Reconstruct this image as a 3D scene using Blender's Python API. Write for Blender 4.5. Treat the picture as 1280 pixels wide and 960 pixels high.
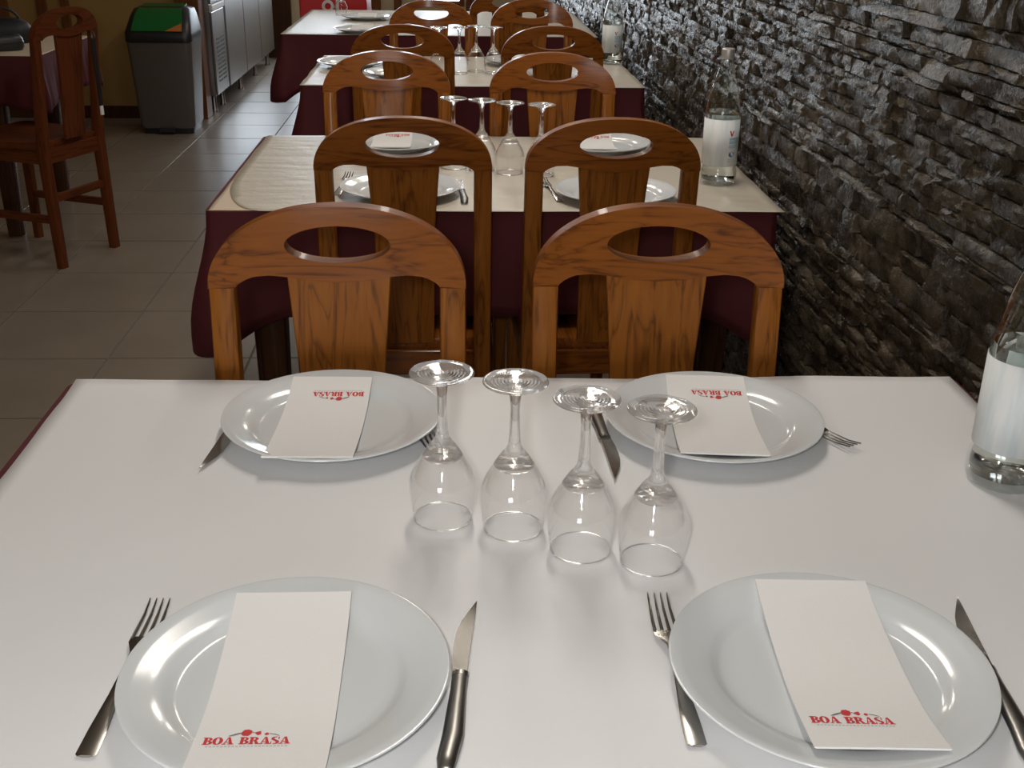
import bpy, math, random
import numpy as np
from mathutils import Vector, Matrix, noise as mnoise
random.seed(7); rng = np.random.default_rng(11)
PI = math.pi
scene = bpy.context.scene
C = scene.collection
for o in list(bpy.data.objects): bpy.data.objects.remove(o)

# ------------------------------------------------------------------ camera
F_PX, PITCH, YAW, ROLL, CAM_Z = 1409.016, 0.4051708, 0.0551940, 0.0163693, 1.35324
cy_, sy_, cp_, sp_ = math.cos(YAW), math.sin(YAW), math.cos(PITCH), math.sin(PITCH)
FWD = Vector((sy_*cp_, cy_*cp_, -sp_)); R0 = Vector((cy_, -sy_, 0)); U0 = R0.cross(FWD)
RGT = R0*math.cos(ROLL) + U0*math.sin(ROLL); UPV = -R0*math.sin(ROLL) + U0*math.cos(ROLL)
CAM_LOC = Vector((0, 0, CAM_Z))
cam = bpy.data.cameras.new('camera'); cam.sensor_width = 36; cam.lens = 36*F_PX/1280
cam.clip_start = 0.02; cam.clip_end = 60
camo = bpy.data.objects.new('camera', cam); C.objects.link(camo)
M3 = Matrix((RGT, UPV, -FWD)).transposed()
camo.matrix_world = Matrix.Translation(CAM_LOC) @ M3.to_4x4()
scene.camera = camo

# ------------------------------------------------------------------ world, light, exposure
world = bpy.data.worlds.new('world'); scene.world = world; world.use_nodes = True
world.node_tree.nodes['Background'].inputs[0].default_value = (0.75, 0.85, 1.0, 1)
world.node_tree.nodes['Background'].inputs[1].default_value = 0.6
FLASH_W, CEIL_W, WINDOW_E, FRONT_E = 17.0, 12.0, 10.5, 12.0
fl = bpy.data.lights.new('camera_flash', 'POINT'); fl.energy = FLASH_W; fl.shadow_soft_size = 0.03
fl.color = (1.0, 0.985, 0.96)
flo = bpy.data.objects.new('camera_flash', fl); C.objects.link(flo); flo.location = (-0.06, -0.03, CAM_Z+0.05)
vs = scene.view_settings
vs.view_transform = 'Standard'; vs.look = 'None'; vs.gamma = 1.0; vs.use_curve_mapping = False
vs.exposure = 0.38
scene.cycles.transparent_max_bounces = 32
scene.cycles.max_bounces = 16
scene.cycles.transmission_bounces = 12

# ------------------------------------------------------------------ material helpers
def mat(name, color=(.5,.5,.5), rough=.5, metal=0., **kw):
    m = bpy.data.materials.new(name); m.use_nodes = True
    b = m.node_tree.nodes['Principled BSDF']
    b.inputs['Base Color'].default_value = (*color, 1); b.inputs['Roughness'].default_value = rough
    b.inputs['Metallic'].default_value = metal
    for k, v in kw.items(): b.inputs[k.replace('_', ' ')].default_value = v
    return m
def nd(m, t, **kw):
    n = m.node_tree.nodes.new(t)
    for k, v in kw.items():
        if hasattr(n, k): setattr(n, k, v)
        else: n.inputs[k].default_value = v
    return n
def ln(m, a, b): m.node_tree.links.new(a, b)
def bsdf(m): return m.node_tree.nodes['Principled BSDF']
def coords(m, kind, scale=(1,1,1), rand=False):
    mp = nd(m, 'ShaderNodeMapping'); mp.inputs['Scale'].default_value = scale
    if kind == 'Position':
        g = nd(m, 'ShaderNodeNewGeometry'); src = g.outputs['Position']
    else:
        t = nd(m, 'ShaderNodeTexCoord'); src = t.outputs[kind]
    if rand:
        oi = nd(m, 'ShaderNodeObjectInfo'); cb = nd(m, 'ShaderNodeVectorMath', operation='SCALE')
        cv = nd(m, 'ShaderNodeCombineXYZ')
        for i in range(3): ln(m, oi.outputs['Random'], cv.inputs[i])
        ln(m, cv.outputs[0], cb.inputs[0]); cb.inputs['Scale'].default_value = 37.0
        ad = nd(m, 'ShaderNodeVectorMath', operation='ADD'); ln(m, src, ad.inputs[0]); ln(m, cb.outputs[0], ad.inputs[1])
        src = ad.outputs[0]
    ln(m, src, mp.inputs['Vector']); return mp.outputs[0]
def noise_tex(m, vec, scale, detail=4, rough=.55, dist=0.):
    n = nd(m, 'ShaderNodeTexNoise'); ln(m, vec, n.inputs['Vector'])
    n.inputs['Scale'].default_value = scale; n.inputs['Detail'].default_value = detail
    n.inputs['Roughness'].default_value = rough; n.inputs['Distortion'].default_value = dist
    return n.outputs['Fac']
def ramp(m, fac, stops):
    r = nd(m, 'ShaderNodeValToRGB'); e = r.color_ramp.elements
    while len(e) < len(stops): e.new(.5)
    for i, (p, c) in enumerate(stops): e[i].position = p; e[i].color = (*c, 1)
    ln(m, fac, r.inputs[0]); return r.outputs[0]
def bump(m, h, strength, dist=.01):
    b = nd(m, 'ShaderNodeBump'); b.inputs['Strength'].default_value = strength; b.inputs['Distance'].default_value = dist
    ln(m, h, b.inputs['Height']); ln(m, b.outputs[0], bsdf(m).inputs['Normal'])
def mr(m, fac, a, b, lo, hi):
    r = nd(m, 'ShaderNodeMapRange'); ln(m, fac, r.inputs['Value'])
    for k, v in zip(('From Min', 'From Max', 'To Min', 'To Max'), (a, b, lo, hi)): r.inputs[k].default_value = v
    return r.outputs[0]

def wood(name, dark, light, axis, rough=.28, sc=1.0, coat=.16):
    m = mat(name, light, .45, Specular_IOR_Level=.10); s = [22*sc]*3; s['xyz'.index(axis)] = 1.6*sc
    v = coords(m, 'Object', tuple(s), rand=True)
    w1 = noise_tex(m, v, 1.3, 3, .5, 1.2)
    s2 = [150*sc]*3; s2['xyz'.index(axis)] = 5*sc
    w2 = noise_tex(m, coords(m, 'Object', tuple(s2), rand=True), 1.0, 2)
    # growth rings: repeated bands of the broad noise
    mu = nd(m, 'ShaderNodeMath', operation='MULTIPLY'); ln(m, w1, mu.inputs[0]); mu.inputs[1].default_value = 9.0
    fr = nd(m, 'ShaderNodeMath', operation='PINGPONG'); ln(m, mu.outputs[0], fr.inputs[0]); fr.inputs[1].default_value = 1.0
    pw = nd(m, 'ShaderNodeMath', operation='POWER'); ln(m, fr.outputs[0], pw.inputs[0]); pw.inputs[1].default_value = 2.2
    mx = nd(m, 'ShaderNodeMath', operation='MULTIPLY_ADD'); ln(m, pw.outputs[0], mx.inputs[0]); mx.inputs[1].default_value = .55
    mm = mr(m, w2, .25, .75, 0, .5); ln(m, mm, mx.inputs[2])
    ln(m, ramp(m, mx.outputs[0], [(0., light), (.45, tuple(.72*a+.28*b for a, b in zip(light, dark))), (1., dark)]), bsdf(m).inputs['Base Color'])
    bsdf(m).inputs['Coat Weight'].default_value = coat; bsdf(m).inputs['Coat Roughness'].default_value = .12
    bump(m, w2, .08, .002)
    return m

W_L, W_D = (.285, .088, .012), (.09, .024, .004)
M = {}
M['wood_x'] = wood('chair_wood_across', W_D, W_L, 'x')
M['wood_z'] = wood('chair_wood_upright', (.11, .033, .005), (.33, .112, .016), 'z')
M['wood_y'] = wood('chair_wood_lengthwise', W_D, W_L, 'y')
M['dwood'] = wood('dark_wood', (.030, .012, .006), (.075, .03, .013), 'z', .4, coat=.1)
M['post'] = wood('post_wood', (.10, .035, .012), (.20, .075, .025), 'z', .45, coat=.1)

m = M['cloth'] = mat('maroon_cloth', (.075, .004, .008), .8, Sheen_Weight=.04, Sheen_Roughness=.5)
bsdf(m).inputs['Sheen Tint'].default_value = (.6, .1, .2, 1)
bump(m, noise_tex(m, coords(m, 'Object', (1,1,1)), 900, 2), .12, .001)
def paper(name, col, wr, scale, anis=(1,1,1)):
    m = mat(name, col, .55, Specular_IOR_Level=.4)
    n = noise_tex(m, coords(m, 'Object', anis), scale, 3, .5)
    n2 = noise_tex(m, coords(m, 'Object', (1,1,1)), scale*9, 2, .5)
    a = nd(m, 'ShaderNodeMath', operation='MULTIPLY_ADD'); ln(m, n2, a.inputs[0]); a.inputs[1].default_value = .12; ln(m, n, a.inputs[2])
    if name.startswith('crinkled'): bsdf(m).inputs['Roughness'].default_value = .42
    bump(m, a.outputs[0], wr, .01); return m
M['paper'] = paper('white_table_paper', (.80, .80, .81), .09, 9, (1, 2.2, 1))
M['crepe'] = paper('crinkled_cream_paper', (.53, .475, .395), .34, 11, (1, 2.4, 1))
M['beige'] = paper('beige_under_paper', (.62, .50, .38), .05, 8)
m = M['plate'] = mat('white_porcelain', (.70, .725, .74), .14, Coat_Weight=.15, Coat_Roughness=.05)
m = M['napkin'] = mat('napkin_paper', (.86, .85, .84), .85, Specular_IOR_Level=.2)
bump(m, noise_tex(m, coords(m, 'Object'), 700, 2), .25, .001)
M['print_red'] = mat('red_print', (.62, .035, .04), .7)
M['print_grey'] = mat('grey_print', (.16, .17, .15), .7)
M['print_faint'] = mat('faint_print', (.50, .47, .44), .8)
m = M['steel'] = mat('cutlery_steel', (.42, .40, .37), .24, 1.0)
m = M['steel_dark'] = mat('handle_steel', (.26, .25, .235), .34, 1.0)
m = M['brushed'] = mat('brushed_stainless', (.36, .355, .35), .34, 1.0)
ln(m, mr(m, noise_tex(m, coords(m, 'Object', (1, 60, 1)), 3, 3), .3, .7, .30, .37), bsdf(m).inputs['Roughness'])
M['vent_dark'] = mat('vent_slot', (.02, .02, .02), .6)
M['rubber'] = mat('black_plastic', (.018, .018, .02), .4)

def thin_glass(name, tint=(1,1,1), edge=.85, base=.035, power=4.0):
    m = bpy.data.materials.new(name); m.use_nodes = True; t = m.node_tree
    t.nodes.remove(t.nodes['Principled BSDF']); out = t.nodes['Material Output']
    tr = nd(m, 'ShaderNodeBsdfTransparent'); tr.inputs[0].default_value = (*tint, 1)
    gl = nd(m, 'ShaderNodeBsdfGlossy'); gl.inputs['Roughness'].default_value = .02; gl.inputs[0].default_value = (1,1,1,1)
    lw = nd(m, 'ShaderNodeLayerWeight'); lw.inputs['Blend'].default_value = .5
    p = nd(m, 'ShaderNodeMath', operation='POWER'); ln(m, lw.outputs['Facing'], p.inputs[0]); p.inputs[1].default_value = power
    a = nd(m, 'ShaderNodeMath', operation='MULTIPLY_ADD'); ln(m, p.outputs[0], a.inputs[0]); a.inputs[1].default_value = edge; a.inputs[2].default_value = base
    mx = nd(m, 'ShaderNodeMixShader'); ln(m, a.outputs[0], mx.inputs[0]); ln(m, tr.outputs[0], mx.inputs[1]); ln(m, gl.outputs[0], mx.inputs[2])
    ln(m, mx.outputs[0], out.inputs['Surface']); return m
M['bowl_glass'] = thin_glass('thin_bowl_glass', (.992, .992, .992), .9, .03, 3.0)
M['rim_glass'] = thin_glass('rim_glass', (1, 1, 1), .5, .45, 1.5)
M['bottle_glass'] = thin_glass('bottle_glass', (.93, .95, .94), .9, .07, 2.2)
M['glass'] = mat('solid_glass', (1, 1, 1), .015, Transmission_Weight=1.0, IOR=1.48)
m = M['glass']; tr = nd(m, 'ShaderNodeBsdfTransparent'); mx = nd(m, 'ShaderNodeMixShader'); mx.inputs[0].default_value = .40
ln(m, bsdf(m).outputs[0], mx.inputs[1]); ln(m, tr.outputs[0], mx.inputs[2]); ln(m, mx.outputs[0], m.node_tree.nodes['Material Output'].inputs['Surface'])
M['water'] = mat('water', (.97, 1, .99), .0, Transmission_Weight=1.0, IOR=1.33)

m = M['stone'] = mat('split_slate', (.08, .07, .06), .4, Specular_IOR_Level=.38, Specular_Tint=(1, .86, .66, 1))
p = coords(m, 'Position')
n1 = noise_tex(m, p, 11, 3); n2 = noise_tex(m, p, 75, 6, .68, .6); n3 = noise_tex(m, p, 330, 3, .6)
ln(m, ramp(m, n1, [(.25, (.020, .015, .010)), (.5, (.048, .037, .025)), (.75, (.125, .10, .07))]), bsdf(m).inputs['Base Color'])
ln(m, mr(m, n2, .3, .7, .15, .36), bsdf(m).inputs['Roughness'])
a = nd(m, 'ShaderNodeMath', operation='MULTIPLY_ADD'); ln(m, n3, a.inputs[0]); a.inputs[1].default_value = .35; ln(m, n2, a.inputs[2])
bump(m, a.outputs[0], .65, .007)
M['joint'] = mat('wall_backing', (.018, .016, .014), .9)

m = M['tile'] = mat('floor_tile', (.30, .28, .25), .3, Specular_IOR_Level=.6)
tn = noise_tex(m, coords(m, 'Position'), 3.5, 5, .6)
ln(m, ramp(m, tn, [(.3, (.215, .175, .135)), (.7, (.255, .21, .165))]), bsdf(m).inputs['Base Color'])
bsdf(m).inputs['Roughness'].default_value = .30
bump(m, noise_tex(m, coords(m, 'Position'), 60, 3), .03, .002)
M['grout'] = mat('grout', (.15, .135, .115), .8)
m = M['yellow'] = mat('ochre_wall', (.36, .22, .07), .7)
bump(m, noise_tex(m, coords(m, 'Position'), 120, 3), .1, .003)
M['cream'] = mat('cream_wall', (.62, .50, .30), .7)
M['ceil'] = mat('ceiling_paint', (.62, .58, .52), .8)
M['green'] = mat('green_lid', (.012, .14, .03), .35)
M['orange'] = mat('orange_sticker', (.50, .16, .035), .5)
M['grey_plastic'] = mat('grey_bin_plastic', (.115, .10, .09), .4)
M['red'] = mat('red_panel', (.60, .018, .022), .4)
M['white'] = mat('white_paint', (.8, .8, .78), .5)
M['black'] = mat('black_fabric', (.012, .012, .014), .55)
M['label'] = mat('bottle_label', (.74, .78, .79), .6)
m = M['label']; n = noise_tex(m, coords(m, 'Object', (30, 30, 4)), 2, 3)
ln(m, ramp(m, n, [(.35, (.62, .70, .73)), (.6, (.80, .82, .82))]), bsdf(m).inputs['Base Color'])
M['label_blue'] = mat('label_blue', (.06, .19, .38), .6)
M['label_pale'] = mat('label_pale_blue', (.42, .58, .70), .6)
M['cap'] = mat('cap_metal', (.55, .53, .50), .4, .6)
def emit(name, col, s):
    m = bpy.data.materials.new(name); m.use_nodes = True; t = m.node_tree
    t.nodes.remove(t.nodes['Principled BSDF']); e = nd(m, 'ShaderNodeEmission')
    e.inputs[0].default_value = (*col, 1); e.inputs[1].default_value = s
    ln(m, e.outputs[0], t.nodes['Material Output'].inputs['Surface']); return m
M['daylight'] = emit('daylit_pane', (.80, .90, 1.0), WINDOW_E)
M['front_day'] = emit('front_daylit_pane', (.95, .97, 1.0), FRONT_E)
M['diffuser'] = emit('lamp_diffuser', (1.0, .80, .55), 6.0)

# ------------------------------------------------------------------ mesh helpers
class MB:
    def __init__(s): s.v = []; s.f = []; s.mi = []
    def add(s, vs, fs):
        b = len(s.v); s.v += [tuple(p) for p in vs]; s.f += [tuple(i+b for i in f) for f in fs]; return s
    def box(s, x0, x1, y0, y1, z0, z1):
        return s.add([(x0,y0,z0),(x1,y0,z0),(x1,y1,z0),(x0,y1,z0),(x0,y0,z1),(x1,y0,z1),(x1,y1,z1),(x0,y1,z1)],
                     [(0,3,2,1),(4,5,6,7),(0,1,5,4),(1,2,6,5),(2,3,7,6),(3,0,4,7)])
    def loft(s, rings, cap=True):
        n = len(rings[0]); vs = [p for r in rings for p in r]; fs = []
        for i in range(len(rings)-1):
            for j in range(n):
                k = (j+1) % n; fs.append((i*n+j, i*n+k, (i+1)*n+k, (i+1)*n+j))
        if cap: fs.append(tuple(range(n-1, -1, -1))); fs.append(tuple((len(rings)-1)*n+j for j in range(n)))
        return s.add(vs, fs)
    def lathe(s, prof, n=48, c=(0,0,0)):
        vs = []; fs = []; idx = []
        for r, z in prof:
            if r < 1e-6: idx.append([len(vs)]); vs.append((c[0], c[1], c[2]+z))
            else:
                idx.append(list(range(len(vs), len(vs)+n)))
                vs += [(c[0]+r*math.cos(2*PI*k/n), c[1]+r*math.sin(2*PI*k/n), c[2]+z) for k in range(n)]
        for a, b in zip(idx[:-1], idx[1:]):
            for k in range(n):
                k2 = (k+1) % n
                if len(a) == 1 and len(b) == 1: continue
                if len(a) == 1: fs.append((a[0], b[k2], b[k]))
                elif len(b) == 1: fs.append((a[k], a[k2], b[0]))
                else: fs.append((a[k], a[k2], b[k2], b[k]))
        return s.add(vs, fs)
    def grid(s, nx, ny, fn):
        vs = [fn(i/nx, j/ny) for j in range(ny+1) for i in range(nx+1)]
        return s.add(vs, [(j*(nx+1)+i, j*(nx+1)+i+1, (j+1)*(nx+1)+i+1, (j+1)*(nx+1)+i) for j in range(ny) for i in range(nx)])
    def build(s, name, m, parent=None, smooth=None, bevel=None, segs=2, solid=None, recalc=False):
        me = bpy.data.meshes.new(name); me.from_pydata(s.v, [], s.f)
        if recalc:
            import bmesh
            bm = bmesh.new(); bm.from_mesh(me); bmesh.ops.remove_doubles(bm, verts=bm.verts, dist=1e-6)
            bmesh.ops.recalc_face_normals(bm, faces=bm.faces); bm.to_mesh(me); bm.free()
        me.materials.append(M[m] if isinstance(m, str) else m); me.update()
        if smooth:
            me.polygons.foreach_set('use_smooth', [True]*len(me.polygons)); me.set_sharp_from_angle(angle=math.radians(smooth))
        o = bpy.data.objects.new(name, me); C.objects.link(o)
        if parent: o.parent = parent
        if bevel:
            b = o.modifiers.new('bevel', 'BEVEL'); b.width = bevel; b.segments = segs; b.limit_method = 'ANGLE'; b.angle_limit = math.radians(40)
        if solid:
            d = o.modifiers.new('solid', 'SOLIDIFY'); d.thickness = solid; d.offset = 0
        return o
def tag(o, label, cat, group=None):
    o['label'] = label; o['category'] = cat
    if group: o['group'] = group
    return o
def thing(name, label, cat, loc=(0,0,0), rz=0, group=None):
    o = bpy.data.objects.new(name, None); C.objects.link(o); o.empty_display_size = .05
    o.location = loc; o.rotation_euler = (0, 0, rz); return tag(o, label, cat, group)
def struct(o, label=None):
    o['kind'] = 'structure'
    if label: o['label'] = label
    return o
def kids(o): return [c for c in bpy.data.objects if c.parent == o]
def dup(root, label, loc, rz, parent=None):
    r = root.copy(); C.objects.link(r); r.location = loc; r.rotation_euler = (0, 0, rz); r['label'] = label
    for ch in PARTS[root.name]:
        c = ch.copy(); C.objects.link(c); c.parent = r
        for g in SUBS.get(ch.name, []):
            d = g.copy(); C.objects.link(d); d.parent = c
    return r
PARTS, SUBS = {}, {}
def register(root):
    ch = kids(root); PARTS[root.name] = ch
    for c in ch:
        k = kids(c)
        if k: SUBS[c.name] = k
def rrect(w, d, r, n=4):      # rounded rectangle loop, centred
    pts = []
    for cx, cy, a0 in ((w/2-r, d/2-r, 0), (-w/2+r, d/2-r, 90), (-w/2+r, -d/2+r, 180), (w/2-r, -d/2+r, 270)):
        for k in range(n+1):
            a = math.radians(a0+90*k/n); pts.append((cx+r*math.cos(a), cy+r*math.sin(a)))
    return pts

# ================================================================== THE SETTING
X_L, X_R, Y_F, Y_B, Z_C = -3.45, .80, -1.6, 10.8, 2.6
TS = .447; GX, GY = -.65, 3.82
# floor: bed of grout + single tiles
fb = MB().box(X_L-.1, X_R+.1, Y_F-.1, Y_B+.1, -.06, -.004).build('floor', 'grout'); struct(fb)
tl = MB(); g = .0035; h = TS/2-g
tl.loft([[(x, y, -.004) for x, y in rrect(2*h, 2*h, .002, 1)], [(x, y, -.001) for x, y in rrect(2*h, 2*h, .002, 1)], [(x, y, 0) for x, y in rrect(2*h-.0014, 2*h-.0014, .002, 1)]])
t0 = None
for i in range(-7, 4):
    for j in range(-12, 17):
        x = GX+(i+.5)*TS; y = GY+(j+.5)*TS
        if x < X_L or x > X_R or y < Y_F or y > Y_B: continue
        if t0 is None: o = t0 = tl.build('tile', 'tile', fb)
        else: o = t0.copy(); C.objects.link(o)
        o.location = (x, y, random.uniform(-.0006, .0004)); o.rotation_euler = (random.uniform(-.0008, .0008), random.uniform(-.0008, .0008), 0)
struct(MB().box(X_L-.1, X_R+.2, Y_F-.1, Y_B+.1, Z_C, Z_C+.1).build('ceiling', 'ceil'))
struct(MB().box(X_L-.1, X_L, Y_F-.1, Y_B+.1, -.004, Z_C).build('wall_left', 'yellow'))
fw = (-.90, -.15, .70, 1.45)
struct(MB().box(X_L, fw[0], Y_F-.1, Y_F, -.004, Z_C).box(fw[1], X_R, Y_F-.1, Y_F, -.004, Z_C).box(fw[0], fw[1], Y_F-.1, Y_F, -.004, fw[2]).box(fw[0], fw[1], Y_F-.1, Y_F, fw[3], Z_C).build('wall_front', 'cream'))
t = .05; wn = MB().box(fw[0], fw[0]+t, Y_F-.1, Y_F+.02, fw[2], fw[3]).box(fw[1]-t, fw[1], Y_F-.1, Y_F+.02, fw[2], fw[3]).box(fw[0]+t, fw[1]-t, Y_F-.1, Y_F+.02, fw[2], fw[2]+t).box(fw[0]+t, fw[1]-t, Y_F-.1, Y_F+.02, fw[3]-t, fw[3])
wo = struct(wn.build('window_3', 'post'))
xm = (fw[0]+fw[1])/2
MB().box(xm-.03, xm+.03, Y_F-.1, Y_F+.02, fw[2]+t, fw[3]-t).build('mullion', 'post', wo)
for a, b in ((fw[0]+t, xm-.03), (xm+.03, fw[1]-t)): MB().box(a, b, Y_F-.06, Y_F-.05, fw[2]+t, fw[3]-t).build('pane', 'front_day', wo)
# partition wall behind the bin
wp = struct(MB().box(X_L, -1.74, 7.62, 7.74, -.004, Z_C).build('wall_partition', 'yellow'))
struct(MB().box(X_L, -1.76, 7.605, 7.62, 0, .08).build('baseboard_partition', 'dwood', bevel=.004))
struct(MB().box(-1.76, -1.61, 7.59, 7.75, 0, Z_C).build('trim_1', 'post', bevel=.004))
for i, (xa, xb) in enumerate(((-2.88, -2.80), (-2.62, -2.56), (-2.47, -2.42))):
    struct(MB().box(xa, xb, 7.595, 7.625, .08, Z_C).build('trim_%d' % (i+2), 'post', bevel=.004))
# back wall with openings for two glazed windows
wb = MB(); wins = [(-1.42, -.86, .62, 2.15), (-.27, .06, .505, 2.15)]
xs = [X_L, wins[0][0], wins[0][1], wins[1][0], wins[1][1], X_R]
for k in range(5):
    if k in (1, 3):
        w = wins[(k-1)//2]; wb.box(xs[k], xs[k+1], Y_B, Y_B+.12, -.004, w[2]); wb.box(xs[k], xs[k+1], Y_B, Y_B+.12, w[3], Z_C)
    else: wb.box(xs[k], xs[k+1], Y_B, Y_B+.12, -.004, Z_C)
struct(wb.build('wall_back', 'cream'))
for n_, w in enumerate(wins):
    wn = MB()
    t = .045
    wn.box(w[0]-t, w[0], Y_B-.02, Y_B+.1, w[2]-t, w[3]+t).box(w[1], w[1]+t, Y_B-.02, Y_B+.1, w[2]-t, w[3]+t)
    wn.box(w[0], w[1], Y_B-.02, Y_B+.1, w[2]-t, w[2]).box(w[0], w[1], Y_B-.02, Y_B+.1, w[3], w[3]+t)
    wo = struct(wn.build('window_%d' % (n_+1), 'post'))
    MB().box(w[0], w[1], Y_B+.05, Y_B+.06, w[2], w[3]).build('pane', 'daylight', wo)
struct(MB().box(-1.72, -1.46, Y_B-.05, Y_B-.001, 0, 2.2).build('trim_5', 'dwood', bevel=.004))
struct(MB().box(-.82, -.65, Y_B-.06, Y_B-.001, 0, 2.3).build('trim_6', 'post', bevel=.004))
struct(MB().box(-.53, -.46, Y_B-.06, Y_B-.001, 0, 2.3).build('trim_7', 'post', bevel=.004))
struct(MB().box(.12, .20, Y_B-.06, Y_B-.001, 0, 2.3).build('trim_8', 'post', bevel=.004))

# ---------------------------------------------------------------- stone wall on the right
wr = struct(MB().box(X_R, X_R+.2, Y_F, Y_B+.1, -.004, Z_C).build('wall_right', 'joint'), 'dark split-face stacked stone wall')
def project(P):
    d = Vector(P)-CAM_LOC; z = d.dot(FWD)
    return (640+F_PX*d.dot(RGT)/z, 480-F_PX*d.dot(UPV)/z) if z > .05 else None
stones = []
z = 0.0
while z < Z_C-.012:
    hh = float(rng.choice([.016, .022, .028, .036, .046], p=[.16, .27, .27, .20, .10])); hh = min(hh, Z_C-z)
    y = .35 - float(rng.uniform(0, .1))
    base = float(rng.normal(0, .0022))
    while y < Y_B:
        L = float(np.clip(rng.lognormal(math.log(.085 if hh > .022 else .11), .45), .03, .26))
        if y > 7: L *= 1.6
        prot = float(np.clip(.018+base+rng.normal(0, .0036), .003, .036))
        stones.append((y, min(y+L, Y_B), z, z+hh, prot)); y += L
    z += hh
def stone_mesh(st):
    y0, y1, z0, z1, pr = st; g = .0012
    y0 += g; y1 -= g; z0 += g; z1 -= g
    L, H = y1-y0, z1-z0
    nu = 5 if L > .07 else 4
    if L > .14: nu = 7
    nv = 3
    u = np.linspace(0, 1, nu+1); v = np.linspace(0, 1, nv+1)
    uu, vv = np.meshgrid(u, v)
    du = rng.normal(0, .16/nu, uu.shape); dv = rng.normal(0, .12/nv, uu.shape)
    du[:, 0] = du[:, -1] = 0; dv[0] = dv[-1] = 0
    yy = y0+(uu+du)*L; zz = z0+(vv+dv)*H
    tilt = rng.normal(0, .0026); tv = rng.normal(0, .0022)
    dep = .012+pr + (uu-.5)*2*tilt + (vv-.5)*2*tv + rng.normal(0, .0017, uu.shape)
    e = np.minimum(np.minimum(uu, 1-uu)*nu, np.minimum(vv, 1-vv)*nv)
    dep -= np.where(e < .5, np.abs(rng.normal(.0018, .0013, uu.shape)), 0)
    dep = np.clip(dep, .004, .058)
    vs = [(X_R-float(d), float(a), float(b)) for d, a, b in zip(dep.ravel(), yy.ravel(), zz.ravel())]
    n = nu+1; fs = []
    for j in range(nv):
        for i in range(nu):
            a, b, c, d = j*n+i, j*n+i+1, (j+1)*n+i+1, (j+1)*n+i
            fs += [(a, c, b), (a, d, c)] if (i+j) % 2 else [(a, d, b), (b, d, c)]
    ring = list(range(n))+[j*n+nu for j in range(1, nv+1)]+[nv*n+i for i in range(nu-1, -1, -1)]+[j*n for j in range(nv-1, 0, -1)]
    b0 = len(vs)
    vs += [(X_R+.002, vs[k][1], vs[k][2]) for k in ring]
    for k in range(len(ring)):
        k2 = (k+1) % len(ring); fs.append((ring[k], ring[k2], b0+k2, b0+k))
    return vs, fs
score = []
for i, st in enumerate(stones):
    a = project((X_R-.03, st[0], st[2])); b = project((X_R-.03, st[1], st[2])); c = project((X_R-.03, st[0], st[3]))
    s = 0
    if a and b and c:
        mx_, my_ = (b[0]+c[0])/2, (b[1]+c[1])/2
        if -5 < mx_ < 1290 and -5 < my_ < 965 and not (my_ > 478 and mx_ < 1185):
            s = abs((b[0]-a[0])*(c[1]-a[1])-(b[1]-a[1])*(c[0]-a[0]))
    score.append(s)
top = set(sorted(range(len(stones)), key=lambda i: -score[i])[:300])
rest = MB()
for i, st in enumerate(stones):
    vs_, fs_ = stone_mesh(st)
    if i in top:
        MB().add(vs_, fs_).build('stone', 'stone', wr, smooth=48)
    else: rest.add(vs_, fs_)
ro = rest.build('stone_field', 'stone', wr, smooth=48); ro['kind'] = 'stuff'

# ================================================================== TABLES AND CLOTHS
Z_T = .75
def make_table(label, x0, x1, y0, y1, legmat='dwood', inset=.07, group='dining tables along the stone wall', ix=None):
    t = thing('dining_table', label, 'table', ((x0+x1)/2, (y0+y1)/2, 0), 0, group)
    w, d = (x1-x0)/2, (y1-y0)/2; ix = inset if ix is None else ix
    MB().box(-w+.004, w-.004, -d+.004, d-.004, .715, .7455).build('tabletop', 'dwood', t, bevel=.004)
    MB().box(-w+inset, w-inset, -d+inset, d-inset, .64, .715).build('apron', 'dwood', t)
    for sx in (-1, 1):
        for sy in (-1, 1):
            cx, cy = sx*(w-ix-.03), sy*(d-inset-.03)
            lg = MB().loft([[(cx+a, cy+b, zz) for a, b in rrect(ww, ww, .008, 2)] for zz, ww in ((0, .06), (.64, .075), (.70, .075))])
            lg.build('leg', legmat, t, smooth=40)
    return t
def smooth01(t): t = max(0., min(1., t)); return t*t*(3-2*t)
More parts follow.
